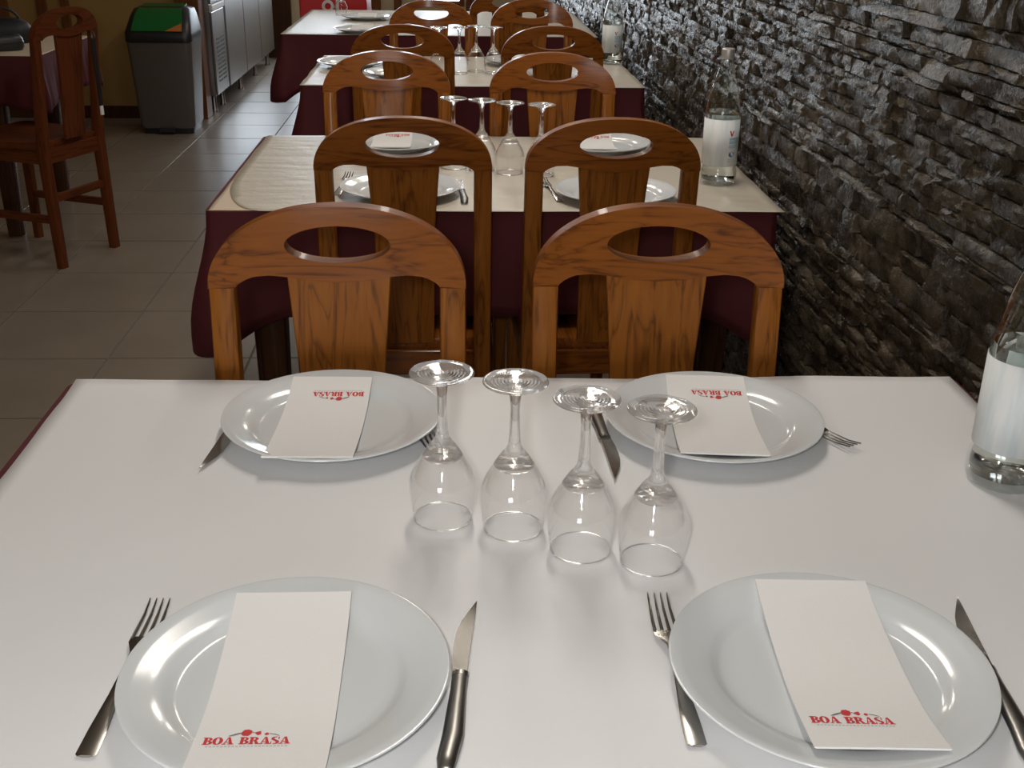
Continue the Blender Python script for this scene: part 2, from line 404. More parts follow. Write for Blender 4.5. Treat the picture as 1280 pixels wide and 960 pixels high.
def make_cloth(label, x0, x1, y0, y1, drop, seed, ctip=.085, group='maroon tablecloths'):
    w, d = (x1-x0)/2, (y1-y0)/2; r = .012; pts = []
    # perimeter samples with normals and corner weight
    def seg(ax, ay, bx, by, nx, ny, n):
        for k in range(n):
            t = (k+.5)/n; pts.append((ax+(bx-ax)*t, ay+(by-ay)*t, nx, ny))
    def corner(cx, cy, a0, n=9):
        for k in range(n):
            a = math.radians(a0+90*k/(n-1)); pts.append((cx+r*math.cos(a), cy+r*math.sin(a), math.cos(a), math.sin(a)))
    ns, ms = 70, 46
    seg(-w+r, -d, w-r, -d, 0, -1, ns); corner(w-r, -d+r, -90)
    seg(w, -d+r, w, d-r, 1, 0, ms); corner(w-r, d-r, 0)
    seg(w-r, d, -w+r, d, 0, 1, ns); corner(-w+r, d-r, 90)
    seg(-w, d-r, -w, -d+r, -1, 0, ms); corner(-w+r, -d+r, 180)
    n = len(pts); rings = []
    inner = [(px-nx*.012, py-ny*.012, .7485) for px, py, nx, ny in pts]; rings.append(inner)
    K = 9
    for k in range(K+1):
        t = k/K; ring = []
        for i, (px, py, nx, ny) in enumerate(pts):
            cd = math.hypot(w-abs(px), d-abs(py)); cw = max(0, 1-cd/.17)**1.6
            s = (px*7.3+py*9.1)
            fold = math.sin(s*4.1+seed)*.5+math.sin(s*9.7+seed*2.3)*.35+math.sin(s*1.9-seed)*.4
            off = .004+t*(.006+.010*fold*(1-cw))+cw*(.060 if nx < .3 else .022)*smooth01(t*1.15)
            # little pleats either side of a corner
            pl = math.sin(cd*60+seed)*.008*t*max(0, 1-cd/.25)
            zz = .7485-.004-(drop+ctip*cw)*t if k else .7480
            ring.append((px+nx*(off+pl), py+ny*(off+pl), zz))
        rings.append(ring)
    mb = MB(); mb.loft(rings, cap=False); mb.f.append(tuple(range(n)))
    o = mb.build('tablecloth', 'cloth', None, smooth=60, solid=.0012)
    o.location = ((x0+x1)/2, (y0+y1)/2, 0)
    return tag(o, label, 'tablecloth', group)
def make_paper(label, x0, x1, y0, y1, m, seed, z0=.7500, corner_cut=None, name='paper_table_cover', curl=0., amp=.0012):
    nx, ny = 60, 44
    def fn(u, v):
        x = x0+(x1-x0)*u; y = y0+(y1-y0)*v
        if corner_cut:       # rounded front-left corner
            cr = corner_cut; dx, dy = x-x0, y-y0
            if dx < cr and dy < cr*3.:
                a, b = 1-dx/cr, 1-dy/(cr*3.); k = math.hypot(a, b)
                if k > 1e-6:
                    sq = max(a, b)/k; a *= sq; b *= sq; x = x0+cr*(1-a); y = y0+cr*3.*(1-b)
        e = min(u, 1-u, v, 1-v)
        nz = mnoise.noise(Vector((x*6+seed, y*6, seed)))*.5+.5
        zz = z0+nz*amp
        if e == 0:
            x += mnoise.noise(Vector((y*9, seed, 1)))*.003 if u in (0, 1) else 0
            y += mnoise.noise(Vector((x*9, seed, 2)))*.003 if v in (0, 1) else 0
        zz += curl*max(0, 1-(1-v)*ny/3)*(.5+.5*math.sin(x*13+seed))
        return (x, y, zz)
    o = MB().grid(nx, ny, fn).build(name, m, None, smooth=60, solid=.0003)
    return tag(o, label, 'paper')
TAB = {1: (-.512, .692, .615, 1.418), 2: (-.515, .690, 2.332, 3.136), 3: (-.530, .674, 4.056, 4.862), 4: (-.818, .690, 5.642, 6.95)}
names = {1: 'near table in the foreground', 2: 'second table from the camera', 3: 'third table from the camera', 4: 'wide fourth table at the far end'}
for k, (x0, x1, y0, y1) in TAB.items():
    make_table('dark wooden dining table under the cloth, '+names[k], x0, x1, y0, y1)
    make_cloth('maroon tablecloth hanging from the '+names[k], x0, x1, y0, y1, .225, 1.7*k+.4)
make_paper('white paper cover over the near table in the foreground', -.508, .690, .605, 1.419, 'paper', 1.3, curl=.003)
make_paper('beige under paper at the left edge of the second table', -.512, .10, 2.333, 3.134, 'beige', 2.2, z0=.7492, amp=.0005, name='under_paper')
make_paper('crinkled cream-white paper cover with a rounded corner on the second table', -.508, .705, 2.322, 3.14, 'crepe', 3.1, z0=.7502, corner_cut=.11, amp=.002)
make_paper('beige-white paper cover on the third table from the camera', -.535, .68, 4.05, 4.865, 'crepe', 4.4, amp=.002)
make_paper('white paper cover on the wide fourth table at the far end', -.822, .700, 5.636, 6.953, 'crepe', 5.2, amp=.003)

# ================================================================== CHAIRS
HW = .1765
def yb(z): return .045*max(0, (z-.45)/.52) + .012*max(0, 1-z/.45)
def yc(x): return .020*(1-(x/HW)**2)
def make_chair(label):
    t = thing('dining_chair', label, 'chair', group='brown wooden dining chairs')
    # top rail with oval grip hole, columns along x
    n = 44; cols = []
    ZB = .859; TH = .027
    def top(x): return ZB+.108*max(0, 1-(abs(x)/HW)**2.2)**(1/2.2)
    bx = [(0, .8615), (.036, .8645), (.0715, .8705), (.095, .8735), (.115, .8725), (.130, .868), (.1385, .861), (.1395, ZB), (.2, ZB)]
    def bot(x):
        x = abs(x)
        for (a, p), (b, q) in zip(bx[:-1], bx[1:]):
            if x <= b: return p+(q-p)*(x-a)/(b-a)
    HA, HB, HZ = .0725, .0255, .9145
    xs = sorted(set([round(HW*math.sin(PI/2*(-1+2*k/n)), 5) for k in range(n+1)]+[-HA, HA, -.1395, .1395, -.1385, .1385]+[round(HA*s*math.cos(a), 5) for s in (-1, 1) for a in (.15, .35, .6)]))
    vs = []; fs = []; col = []
    def add(x, z, side):
        y = yb(z)+yc(x)-TH/2+(TH if side else 0); vs.append((x, y, z)); return len(vs)-1
    for x in xs:
        tz, bz = top(x), bot(x); sides = []
        for sd in (0, 1):
            if abs(x) < HA-1e-6:
                hh = HB*math.sqrt(1-(x/HA)**2)
                c = [add(x, bz, sd), add(x, HZ-hh, sd), add(x, HZ+hh, sd), add(x, tz, sd)]
            else:
                mid = min(max(HZ, bz+(tz-bz)*.35), tz) if abs(x) > HA+1e-6 else HZ
                a = add(x, bz, sd); b = add(x, mid, sd); c = [a, b, b, add(x, tz, sd)]
            sides.append(c)
        col.append(sides)
    for A, B in zip(col[:-1], col[1:]):
        f, g_ = (A[0], B[0]), (A[1], B[1])
        for lo, hi in ((0, 1), (2, 3)):
            fs.append((A[0][lo], B[0][lo], B[0][hi], A[0][hi])); fs.append((A[1][lo], A[1][hi], B[1][hi], B[1][lo]))
        fs.append((A[0][3], B[0][3], B[1][3], A[1][3])); fs.append((A[0][0], A[1][0], B[1][0], B[0][0]))
        if A[0][1] != A[0][2] or B[0][1] != B[0][2]:
            fs.append((A[0][1], B[0][1], B[1][1], A[1][1])); fs.append((A[0][2], A[1][2], B[1][2], B[0][2]))
    fs = [tuple(dict.fromkeys(f)) for f in fs]; fs = [f for f in fs if len(f) > 2]
    MB().add(vs, fs).build('top_rail', 'wood_x', t, smooth=35, bevel=.005, segs=3, recalc=True)
    # splat
    rows = [.872, .83, .78, .735, .68, .62, .56, .485]
    def wz(z): return .0718-.011*min(1, (.872-z)/.14)-.004*max(0, (.735-z)/.25)
    sp = MB(); rings = []
    for z in rows:
        w = wz(z); L = []
        for k in range(9):
            x = w*(-1+2*k/8); L.append((x, yb(z)+yc(x)-.007, z))
        L += [(x, y+.014, z_) for x, y, z_ in reversed(L)]; rings.append(L)
    sp.loft(rings).build('splat', 'wood_z', t, smooth=35, bevel=.002, recalc=True)
    for sx in (-1, 1):
        cx = sx*(HW-.0185)
        MB().loft([[(cx+a, yb(z)+yc(cx)*.3+b, z) for a, b in rrect(.0365, dd, .006, 2)] for z, dd in ((0, .032), (.2, .036), (.45, .040), (.6, .036), (.75, .031), (.8595, .027))]).build('rear_leg', 'wood_z', t, smooth=35)
        MB().loft([[(sx*.158+a, -.375+b, z) for a, b in rrect(dd, dd, .005, 2)] for z, dd in ((0, .030), (.42, .036), (.455, .036))]).build('front_leg', 'wood_z', t, smooth=35)
        MB().box(sx*.158-.010, sx*.158+.010, -.36, .0, .175, .205).build('side_stretcher', 'wood_y', t, bevel=.003)
        MB().box(sx*.158-.010, sx*.158+.010, -.36, .0, .405, .455).build('side_rail', 'wood_y', t, bevel=.003)
    MB().box(-.142, .142, -.007, .013, .255, .285).build('rear_stretcher', 'wood_x', t, bevel=.003)
    MB().box(-.142, .142, -.010, .012, .405, .462).build('rear_rail', 'wood_x', t, bevel=.003)
    MB().box(-.142, .142, -.386, -.366, .405, .455).build('front_rail', 'wood_x', t, bevel=.003)
    # seat
    st = MB(); R_ = []
    for z, s in ((.456, .985), (.462, 1.0), (.480, 1.0), (.487, .985)):
        R_.append([(a*s*(1.10 if b < 0 else .93), -.195+b*s, z) for a, b in rrect(.36, .40, .03, 4)])
    st.loft(R_).build('seat', 'wood_y', t, smooth=40)
    register(t); return t
chairs = [  # x, y of the rear legs, heading, label
    (-.160, 1.462, 0, 'orange-brown chair across the near table, behind the left place setting'),
    (.285, 1.466, -.02, 'orange-brown chair across the near table, behind the right place setting'),
    (-.0995, 2.272, PI, 'brown chair with its back to the camera at the second table, left one'),
    (.3175, 2.272, PI+.03, 'brown chair with its back to the camera at the second table, right one'),
    (-.183, 3.172, 0, 'brown chair with pale glare on its splat beyond the second table, left'),
    (.277, 3.172, 0, 'brown chair with glare on its right post beyond the second table'),
    (-.170, 4.018, PI, 'dark chair with its back to the camera at the third table, left'),
    (.340, 4.018, PI, 'dark chair with its back to the camera at the third table, right'),
    (-.090, 4.905, 0, 'reddish chair beyond the third table, left of its glasses'),
    (.339, 5.0, .03, 'reddish chair beyond the third table, next to the stone wall'),
    (.255, 5.60, PI, 'dark chair at the near side of the wide far table'),
]
ch0 = None
for x, y, rz, lb in chairs:
    if ch0 is None: ch0 = make_chair(lb); ch0.location = (x, y, 0); ch0.rotation_euler = (0, 0, rz)
    else: dup(ch0, lb, (x, y, 0), rz)
# chair turned towards the table on the left: its front points to (-.924, .383)
side_chair = dup(ch0, 'chair in darker reddish tones turned sideways beside the table at the left edge', (-1.487, 4.485, 0), math.atan2(-.383, .924)+PI/2+PI)

for ax in 'xyz': M['darker_'+ax] = wood('chair_wood_darker_'+ax, (.055, .014, .005), (.135, .036, .011), ax)  # chair woods repeated in darker, redder tones for the sideways chair only
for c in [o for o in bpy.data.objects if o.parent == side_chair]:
    c.material_slots[0].link = 'OBJECT'; c.material_slots[0].material = M['darker_'+{'chair_wood_across': 'x', 'chair_wood_upright': 'z', 'chair_wood_lengthwise': 'y'}[c.data.materials[0].name]]
# ================================================================== TABLEWARE
def lathe_obj(name, prof, m, parent, n=56, smooth=45, z=0): return MB().lathe(prof, n, (0, 0, z)).build(name, m, parent, smooth=smooth, recalc=True)
PR = .134
plate_prof = [(0, .0035), (.070, .0035), (.074, .0), (.079, .0), (.081, .0035), (.096, .0075), (.115, .0135), (.1325, .0195), (.134, .0208), (.1335, .0222), (.1318, .0225),
              (.122, .0193), (.110, .0158), (.1005, .0130), (.0965, .0108), (.0925, .0078), (.088, .0062), (.080, .0056), (0, .0054)]
def plate_top(r):
    pts = [(0, .0054), (.080, .0056), (.088, .0062), (.0925, .0078), (.0965, .0108), (.1005, .0130), (.110, .0158), (.122, .0193), (.134, .0225)]
    for (a, p), (b, q) in zip(pts[:-1], pts[1:]):
        if r <= b: return p+(q-p)*(r-a)/(b-a)
    return .0
def make_plate(label):
    o = MB().lathe(plate_prof, 96).build('dinner_plate', 'plate', None, smooth=50, recalc=True)
    return tag(o, label, 'plate', 'white dinner plates')
# ---- napkin with print
NL, NW = .228, .103
def nap_z(x, y): return .0118+.0126*(abs(y)/.114)**2 + .0007*math.sin(y*40+x*12)
def poly_ring(cx, cz, ro, ri, a0, a1, n=14):
    P = []; Fs = []
    for k in range(n+1):
        a = math.radians(a0+(a1-a0)*k/n); c, s = math.cos(a), math.sin(a)
        P += [(cx+ro[0]*c, cz+ro[1]*s), (cx+ri[0]*c, cz+ri[1]*s)]
    for k in range(n): Fs.append((2*k, 2*k+2, 2*k+3, 2*k+1))
    return P, Fs
def quad(*p): return list(p), [tuple(range(len(p)))]
def rect(a, b, c, d): return quad((a, c), (b, c), (b, d), (a, d))
GL = {
 'B': (.92, [rect(.10, .40, 0, 1), rect(0, .45, 0, .10), rect(0, .45, .90, 1), poly_ring(.42, .745, (.40, .255), (.14, .155), -90, 90), poly_ring(.42, .27, (.47, .27), (.17, .165), -90, 90)]),
 'O': (.98, [poly_ring(.47, .5, (.47, .52), (.15, .42), 0, 360, 28)]),
 'A': (1.06, [quad((.42, 1), (.62, 1), (.95, .05), (.62, .05)), quad((.42, 1), (.52, 1), (.22, .05), (.12, .05)), rect(.22, .70, .27, .37), rect(0, .36, 0, .10), rect(.50, 1.05, 0, .10)]),
 'R': (1.02, [rect(.10, .40, 0, 1), rect(0, .48, 0, .10), rect(0, .45, .90, 1), poly_ring(.42, .735, (.42, .265), (.15, .165), -90, 90), quad((.42, .52), (.66, .55), (.96, .06), (.64, .06)), rect(.62, 1.02, 0, .10)]),
 'S': (.82, [poly_ring(.40, .745, (.38, .275), (.12, .165), 60, 250), poly_ring(.40, .27, (.40, .29), (.12, .165), -120, 70), quad((.16, .58), (.30, .74), (.70, .42), (.52, .28)), rect(.66, .76, .66, 1), rect(.02, .12, 0, .34)]),
}
def make_print(parent):
    k = .0083; adv = 0; P = {'r': MB(), 'g': MB(), 'f': MB()}
    x0, y0 = -.0445, -.114+.0345
    def put(b, P2, Fs, ox, sx=1.):
        vs = []
        for a, c in P2:
            X, Y = x0+(ox+a)*k*sx, y0+c*.0098; vs.append((X, Y, nap_z(X, Y)+.0004))
        # face up
        out = []
        for f in Fs:
            ar = sum(vs[f[i]][0]*vs[f[(i+1) % len(f)]][1]-vs[f[(i+1) % len(f)]][0]*vs[f[i]][1] for i in range(len(f)))
            out.append(f if ar > 0 else tuple(reversed(f)))
        P[b].add(vs, out)
    for ch in 'BOA BRASA':
        if ch == ' ': adv += .48; continue
        w, parts = GL[ch]
        for q, f in parts: put('r', q, f, adv)
        adv += w*.94
    W = adv
    # skewer emblem above the words: grey handle, red pieces, thin grey tip
    put('g', [(W*.27, 1.18), (W*.29, 1.12), (W*.36, 1.32), (W*.44, 1.62), (W*.435, 1.72), (W*.345, 1.48)], [(0, 1, 2, 3, 4, 5)], 0)
    put('r', [(W*.415, 1.35), (W*.44, 1.18), (W*.50, 1.15), (W*.53, 1.45), (W*.535, 1.85), (W*.49, 2.05), (W*.44, 2.0), (W*.42, 1.8)], [tuple(range(8))], 0)
    put('r', [(W*.56, 1.6), (W*.60, 1.75), (W*.635, 1.82), (W*.645, 1.4), (W*.61, 1.22)], [tuple(range(5))], 0)
    put('r', [(W*.68, 1.42), (W*.70, 1.22), (W*.73, 1.28), (W*.735, 1.5), (W*.705, 1.62)], [tuple(range(5))], 0)
    put('g', [(W*.535, 1.58), (W*.56, 1.62), (W*.56, 1.7), (W*.535, 1.68)], [(0, 1, 2, 3)], 0)
    put('g', [(W*.74, 1.42), (W*.80, 1.32), (W*.86, 1.12), (W*.865, 1.18), (W*.81, 1.40), (W*.745, 1.5)], [(0, 1, 2, 3, 4, 5)], 0)
    for i in range(22):       # fine illegible line under the words
        a = W*(.05+.043*i); put('f', *rect(a, a+W*.028, -.34, -.24), 0)
    a = P['r'].build('printed_words', 'print_red', parent); a['label'] = 'red printed words BOA BRASA'
    b = P['g'].build('printed_emblem', 'print_grey', parent); b['label'] = 'small grey skewer emblem'
    P['f'].build('printed_line', 'print_faint', parent)
def make_napkin(label):
    t = thing('paper_napkin', label, 'napkin', group='folded white napkins on plates')
    nx, ny = 8, 26; T = .0012
    def sheet(dz, sx, sy, ox):
        def f(u, v):
            x, y = (u-.5)*NW*sx+ox, (v-.5)*NL*sy
            return (x, y, nap_z(x, y)+dz)
        return f
    for nm, dz, sx, sy, ox in (('lower_fold', -T*1.1, .985, .992, .0006), ('upper_fold', 0, 1, 1, 0)):
        mb = MB().grid(nx, ny, sheet(dz, sx, sy, ox))
        b0 = len(mb.v); mb.v += [(x, y, z-T) for x, y, z in mb.v[:b0]]
        mb.f += [tuple(i+b0 for i in reversed(f)) for f in list(mb.f)]
        ring = [i for i in range(nx+1)]+[j*(nx+1)+nx for j in range(1, ny+1)]+[ny*(nx+1)+i for i in range(nx-1, -1, -1)]+[j*(nx+1) for j in range(ny-1, 0, -1)]
        for a, b in zip(ring, ring[1:]+ring[:1]): mb.f.append((a, a+b0, b+b0, b))
        mb.build(nm, 'napkin', t, smooth=50)
    make_print(t)
    register(t); return t
# ---- fork and knife, lying along +Y, tip at +Y
def make_fork(label):
    t = thing('dinner_fork', label, 'fork', group='steel forks beside the plates')
    prof = [(-.100, .0062, .0022), (-.098, .0082, .0022), (-.07, .0076, .0026), (-.03, .0048, .0045), (.005, .0034, .0068), (.022, .0036, .0075), (.032, .0075, .0060), (.040, .0108, .0042), (.048, .0112, .0034)]
    th = .0011
    rings = [[(-w, y, z), (-w*.5, y, z+th), (w*.5, y, z+th), (w, y, z), (w*.5, y, z-th), (-w*.5, y, z-th)] for y, w, z in prof]
    MB().loft(rings).build('handle', 'steel', t, smooth=50)
    for k in range(4):
        cx = -.0112+.00155+k*.00643; sx = cx*.93
        rr = []
        for y, w, z, xx in ((.046, .00165, .0035, cx), (.062, .0015, .0036, cx), (.080, .0013, .0048, sx), (.094, .0010, .0075, sx), (.100, .0004, .0090, sx)):
            rr.append([(xx-w, y, z), (xx, y, z+.001), (xx+w, y, z), (xx, y, z-.001)])
        MB().loft(rr).build('tine', 'steel', t, smooth=60)
    register(t); return t
def make_knife(label):
    t = thing('table_knife', label, 'knife', group='steel knives beside the plates')
    # blade in the XY plane: straight spine on +X, cutting edge on -X sweeping to the tip
    bl = []
    for y, xl, xr in ((.002, -.0065, .0055), (.02, -.0085, .0058), (.045, -.0088, .0062), (.062, -.0078, .0066), (.078, -.0045, .0070), (.092, .0005, .0073), (.104, .0050, .0074), (.109, .0069, .0075)):
        bl.append([(xl, y, .0042), (xr, y, .0050), (xr, y, .0034), (xl+.0002, y, .0038)])
    MB().loft(bl).build('blade', 'steel', t, smooth=30)
    hd = []
    for y, w, zt in ((-.113, .0035, .0050), (-.111, .0065, .0072), (-.10, .0082, .0088), (-.075, .0088, .0092), (-.045, .0078, .0086), (-.018, .0068, .0080), (-.004, .0070, .0076), (.003, .0066, .0066)):
        hd.append([(w*math.cos(a)+(-.0025 if y < -.09 else 0), y, max(.0003, zt/2+zt/2*math.sin(a))) for a in [2*PI*k/12 for k in range(12)]])
    h_ = MB().loft(hd).build('handle', 'steel_dark', t, smooth=60)
    MB().loft([[(.0074*math.cos(a), y, .0040+.0039*math.sin(a)) for a in [2*PI*k/12 for k in range(12)]] for y in (-.0015, .0035)]).build('ferrule', 'steel', h_, smooth=60)
    register(t); return t
# ---- wine glass, built upside down: rim on the table
def make_glass(label):
    t = thing('wine_glass', label, 'glass', group='upturned wine glasses')
    H = .167
    up_out = [(.0310, .167), (.0335, .147), (.0354, .131), (.0350, .121), (.0318, .112), (.0268, .1025), (.0210, .0925), (.0142, .0815), (.0098, .0760)]
    up_in = [(.0297, .1665), (.0322, .147), (.0341, .131), (.0337, .121), (.0305, .1125), (.0254, .1035), (.0193, .0945), (.0105, .0885), (0, .0870)]
    flip = lambda pr: [(r, H-z) for r, z in pr]
    # thin wall of the bowl
    k = 6
    mb = MB().lathe(flip(up_out[:k+1])+[]+flip(list(reversed(up_in[:k+1]))), 56)
    n = 56; nn = 2*(k+1)
    mb.build('bowl', 'bowl_glass', t, smooth=70, recalc=True)
    MB().lathe([(.03035+.0010*math.cos(a), .0010+.0010*math.sin(a)) for a in [2*PI*k_/8 for k_ in range(9)]], 56).build('rim', 'rim_glass', t, smooth=80, recalc=True)
    mb = MB().lathe([(0, H-.0870)]+flip(list(reversed(up_in[k:-1])))+flip(up_out[k:])+[(.0070, H-.0710), (.0058, H-.064), (.0052, H-.050), (.0049, H-.030), (.0056, H-.018), (.0080, H-.0105), (.0125, H-.0068), (.0125, H-.0067), (0, H-.0067)][:-2], 40)
    mb.lathe([(.0125, H-.0068), (0, H-.0068)], 40)
    mb.build('stem', 'glass', t, smooth=50, recalc=True)
    ft = [(0, H-.0067), (.0124, H-.0067), (.018, H-.0046), (.026, H-.0030), (.0322, H-.0022), (.0330, H-.0014), (.0326, H-.0004), (.0310, H)]
    # shallow moulded rings on the underside of the foot
    for r in (.026, .0245, .0225, .021, .019, .0175, .0155, .014, .012, .0105, .0085, .007, .005, .0035): ft.append((r, H-(.0004 if int(round(r*2000)) % 7 < 3 else .0011)))
    ft.append((0, H-.0008))
    MB().lathe(ft, 56).build('foot', 'glass', t, smooth=40, recalc=True)
    register(t); return t
# ---- bottle
bot_out = [(0, .004), (.030, .0015), (.036, .0), (.0405, .002), (.0425, .009), (.0425, .024), (.0412, .033), (.0396, .039), (.0396, .045), (.0398, .150), (.0402, .158), (.0395, .168), (.0370, .182), (.0325, .205), (.0265, .230), (.0195, .253), (.0150, .270), (.0136, .284), (.0134, .292), (.0128, .294), (0, .294)]
def make_bottle(label):
    t = thing('water_bottle', label, 'bottle', group='clear glass water bottles')
    MB().lathe(bot_out[:-1], 64).build('glass_body', 'bottle_glass', t, smooth=60, recalc=True)
    wp_ = [(0, .010), (.030, .008), (.0385, .012), (.0390, .024), (.0375, .034), (.0366, .042), (.0368, .150), (.0372, .158), (.0368, .166), (0, .166)]
    MB().lathe(wp_, 56).build('water', 'water', t, smooth=50, recalc=True)
    MB().lathe([(0, .305), (.0120, .305), (.0146, .303), (.0150, .285), (.0143, .283), (.0136, .2835)], 40).build('cap', 'cap', t, smooth=40)
    # label wrap
    R_ = .0408
    def wrap(a0, a1, z0, z1, r, n=40): return MB().grid(n, 1, lambda u, v: (r*math.cos(a0+(a1-a0)*u), r*math.sin(a0+(a1-a0)*u), z0+(z1-z0)*v))
    lb = wrap(math.radians(-255), math.radians(80), .046, .152, R_, 72).build('paper_label', 'label', t, smooth=60, solid=.0003)
    def patch(nm, m, loops, r=R_+.0003):     # loops of (arc length, z)
        mb = MB()
        for L in loops: mb.add([(r*math.cos(s/r-PI/2), r*math.sin(s/r-PI/2), z) for s, z in L], [tuple(range(len(L)))])
        return mb.build(nm, m, lb)
    bar = lambda a, b, c, d: [(a+(b-a)*k/6, c) for k in range(7)]+[(b-(b-a)*k/6, d) for k in range(7)]
    patch('label_panel', 'label_pale', [bar(.004, .030, .098, .112), bar(.004, .030, .088, .0955)])
    patch('label_letter', 'print_red', [[(.003, .128), (.0065, .128), (.0095, .120), (.0125, .128), (.0155, .128), (.0108, .115), (.0082, .115)]])
    patch('label_emblem', 'label_blue', [[(.0125+.008*math.cos(a), .074+.0062*math.sin(a)) for a in [2*PI*k/20 for k in range(20)]]])
    patch('label_lines', 'label_pale', [bar(.003, .028, .0625, .064), bar(.003, .026, .0575, .059)])
    register(t); return t

ZS = Z_T+.0016
pl = make_plate('x'); nap = make_napkin('x'); fk = make_fork('x'); kn = make_knife('x'); gl_ = make_glass('x'); bt = make_bottle('x')
used = set()
def place(root, label, loc, rz=0):
    if root.name not in used:
        used.add(root.name); root['label'] = label; root.location = loc; root.rotation_euler = (0, 0, rz); return root
    if root.name not in PARTS:
        o = root.copy(); C.objects.link(o); o['label'] = label; o.location = loc; o.rotation_euler = (0, 0, rz); return o
    return dup(root, label, loc, rz)
plates = [
 (-.139, .765, 'white dinner plate at the bottom left of the photo on the near table', (-.146, .757, 0), 'white napkin printed BOA BRASA on the bottom left plate'),
 (.312, .761, 'white dinner plate at the bottom right of the photo on the near table', (.324, .765, -.052), 'white napkin printed BOA BRASA on the bottom right plate'),
 (-.150, 1.268, 'white dinner plate at the far left setting of the near table', (-.163, 1.256, PI-.032), 'white napkin with upside-down print on the far left plate, near table'),
 (.320, 1.256, 'white dinner plate at the far right setting of the near table', (.3205, 1.254, PI-.097), 'white napkin with upside-down print on the far right plate, near table'),
 (-.117, 2.470, 'white plate behind the left back-turned chair at the second table', (-.117, 2.47, 0), 'napkin on the second table plate hidden by the left chair splat'),
 (.357, 2.440, 'white plate behind the right back-turned chair at the second table', (.35, 2.44, 0), 'napkin on the second table plate hidden by the right chair splat'),
 (-.150, 2.985, 'white plate at the far left of the second table, seen through a chair grip hole', (-.162, 2.985, PI), 'napkin on far left second table plate, seen through a grip hole'),
 (.385, 2.975, 'white plate at the far right of the second table, seen through a chair grip hole', (.372, 2.975, PI-.05), 'napkin on far right second table plate, seen through a grip hole'),
 (-.190, 4.270, 'white plate at the near left of the third table', None, None),
 (.400, 4.270, 'white plate at the near right of the third table', None, None),
 (-.392, 4.545, 'white plate at the left edge of the third table', None, None),
 (.260, 4.640, 'white plate at the far right of the third table', (.255, 4.64, PI), 'napkin on the far right plate of the third table'),
 (-.446, 5.760, 'white plate at the near left of the wide far table', (-.446, 5.76, 0), 'napkin on the nearer plate of the wide far table'),
 (-.465, 6.400, 'white plate on the wide far table in front of the red cabinet', (-.465, 6.40, 0), 'napkin on the plate in front of the red cabinet'),
]
for x, y, lb, npk, nlb in plates:
    place(pl, lb, (x, y, ZS))
    if npk: place(nap, nlb, (npk[0], npk[1], ZS), npk[2])
def lay(root, label, tip, end, half):      # put tip/end on the line: +Y local towards the tip
    d = Vector((tip[0]-end[0], tip[1]-end[1])).normalized()
    c = (tip[0]-d.x*half, tip[1]-d.y*half); place(root, label, (c[0], c[1], ZS-.0004), math.atan2(-d.x, d.y))
lay(fk, 'fork left of the bottom left plate on the near table', (-.271, .887), (-.281, .686), .100)
lay(fk, 'fork between the two nearest plates, its handle under the right plate', (.188, .884), (.186, .679), .100)
lay(fk, 'fork with tines poking out right of the far right plate', (.479, 1.190), (.388, 1.365), .100)
lay(fk, 'fork tucked under the far left plate beside the leftmost glass', (-.022, 1.188), (-.075, 1.40), .100)
lay(kn, 'knife right of the bottom left plate on the near table', (.012, .882), (-.006, .66), .109)
lay(kn, 'knife right of the bottom right plate at the photo edge', (.465, .876), (.443, .664), .109)
lay(kn, 'knife with its point showing left of the far left plate', (-.283, 1.153), (-.266, 1.345), .109)
lay(kn, 'knife behind the upturned glasses, left of the far right plate', (.187, 1.119), (.176, 1.34), .109)
lay(fk, 'fork left of the near left plate on the second table', (-.245, 2.655), (-.258, 2.44), .100)
lay(fk, 'fork left of the near right plate on the second table', (.207, 2.600), (.232, 2.40), .100)
lay(kn, 'knife right of the near left plate on the second table', (.012, 2.60), (.026, 2.38), .109)
glasses = [(-.013, 1.044, 'upturned wine glass on the near table, leftmost of the four'), (.060, 1.021, 'upturned wine glass on the near table, second from the left'),
           (.126, .978, 'upturned wine glass on the near table, third from the left'), (.194, .953, 'upturned wine glass on the near table, rightmost of the four'),
           (.0, 2.744, 'upturned wine glass on the second table, leftmost of its four'), (.068, 2.719, 'upturned wine glass on the second table, second from the left'),
           (.134, 2.685, 'upturned wine glass on the second table, third from the left'), (.206, 2.661, 'upturned wine glass on the second table, rightmost of its four'),
           (-.052, 4.36, 'upturned wine glass on the third table, leftmost of its four'), (.024, 4.37, 'upturned wine glass on the third table, second from the left'),
           (.088, 4.43, 'upturned wine glass on the third table, third from the left'), (.152, 4.385, 'upturned wine glass on the third table, rightmost of its four'),
           (-.62, 6.62, 'upturned wine glass on the wide far table before the red cabinet')]
for i, (x, y, lb) in enumerate(glasses): place(gl_, lb, (x, y, ZS), i*.7)
place(bt, 'large water bottle cut off by the right edge of the photo', (.627, 1.117, ZS), math.radians(-8))
place(bt, 'water bottle with blue-white label on the second table by the wall', (.617, 2.590, ZS), math.radians(10))
place(bt, 'distant water bottle on the third table by the wall', (.640, 4.686, ZS), math.radians(0))

# ================================================================== LEFT SIDE AND BACKGROUND
x0, x1, y0, y1 = -2.62, -1.665, 4.76, 5.50
make_table('dining table at the left edge of the photo', x0, x1, y0, y1, 'dwood', .02, 'dining tables', .18)
make_cloth('maroon tablecloth on the table at the left edge of the photo', x0, x1, y0, y1, .19, 9.1, .03)
make_paper('beige paper cover on the table at the left edge', x0-.002, x1+.002, y0, y1, 'beige', 7.7)
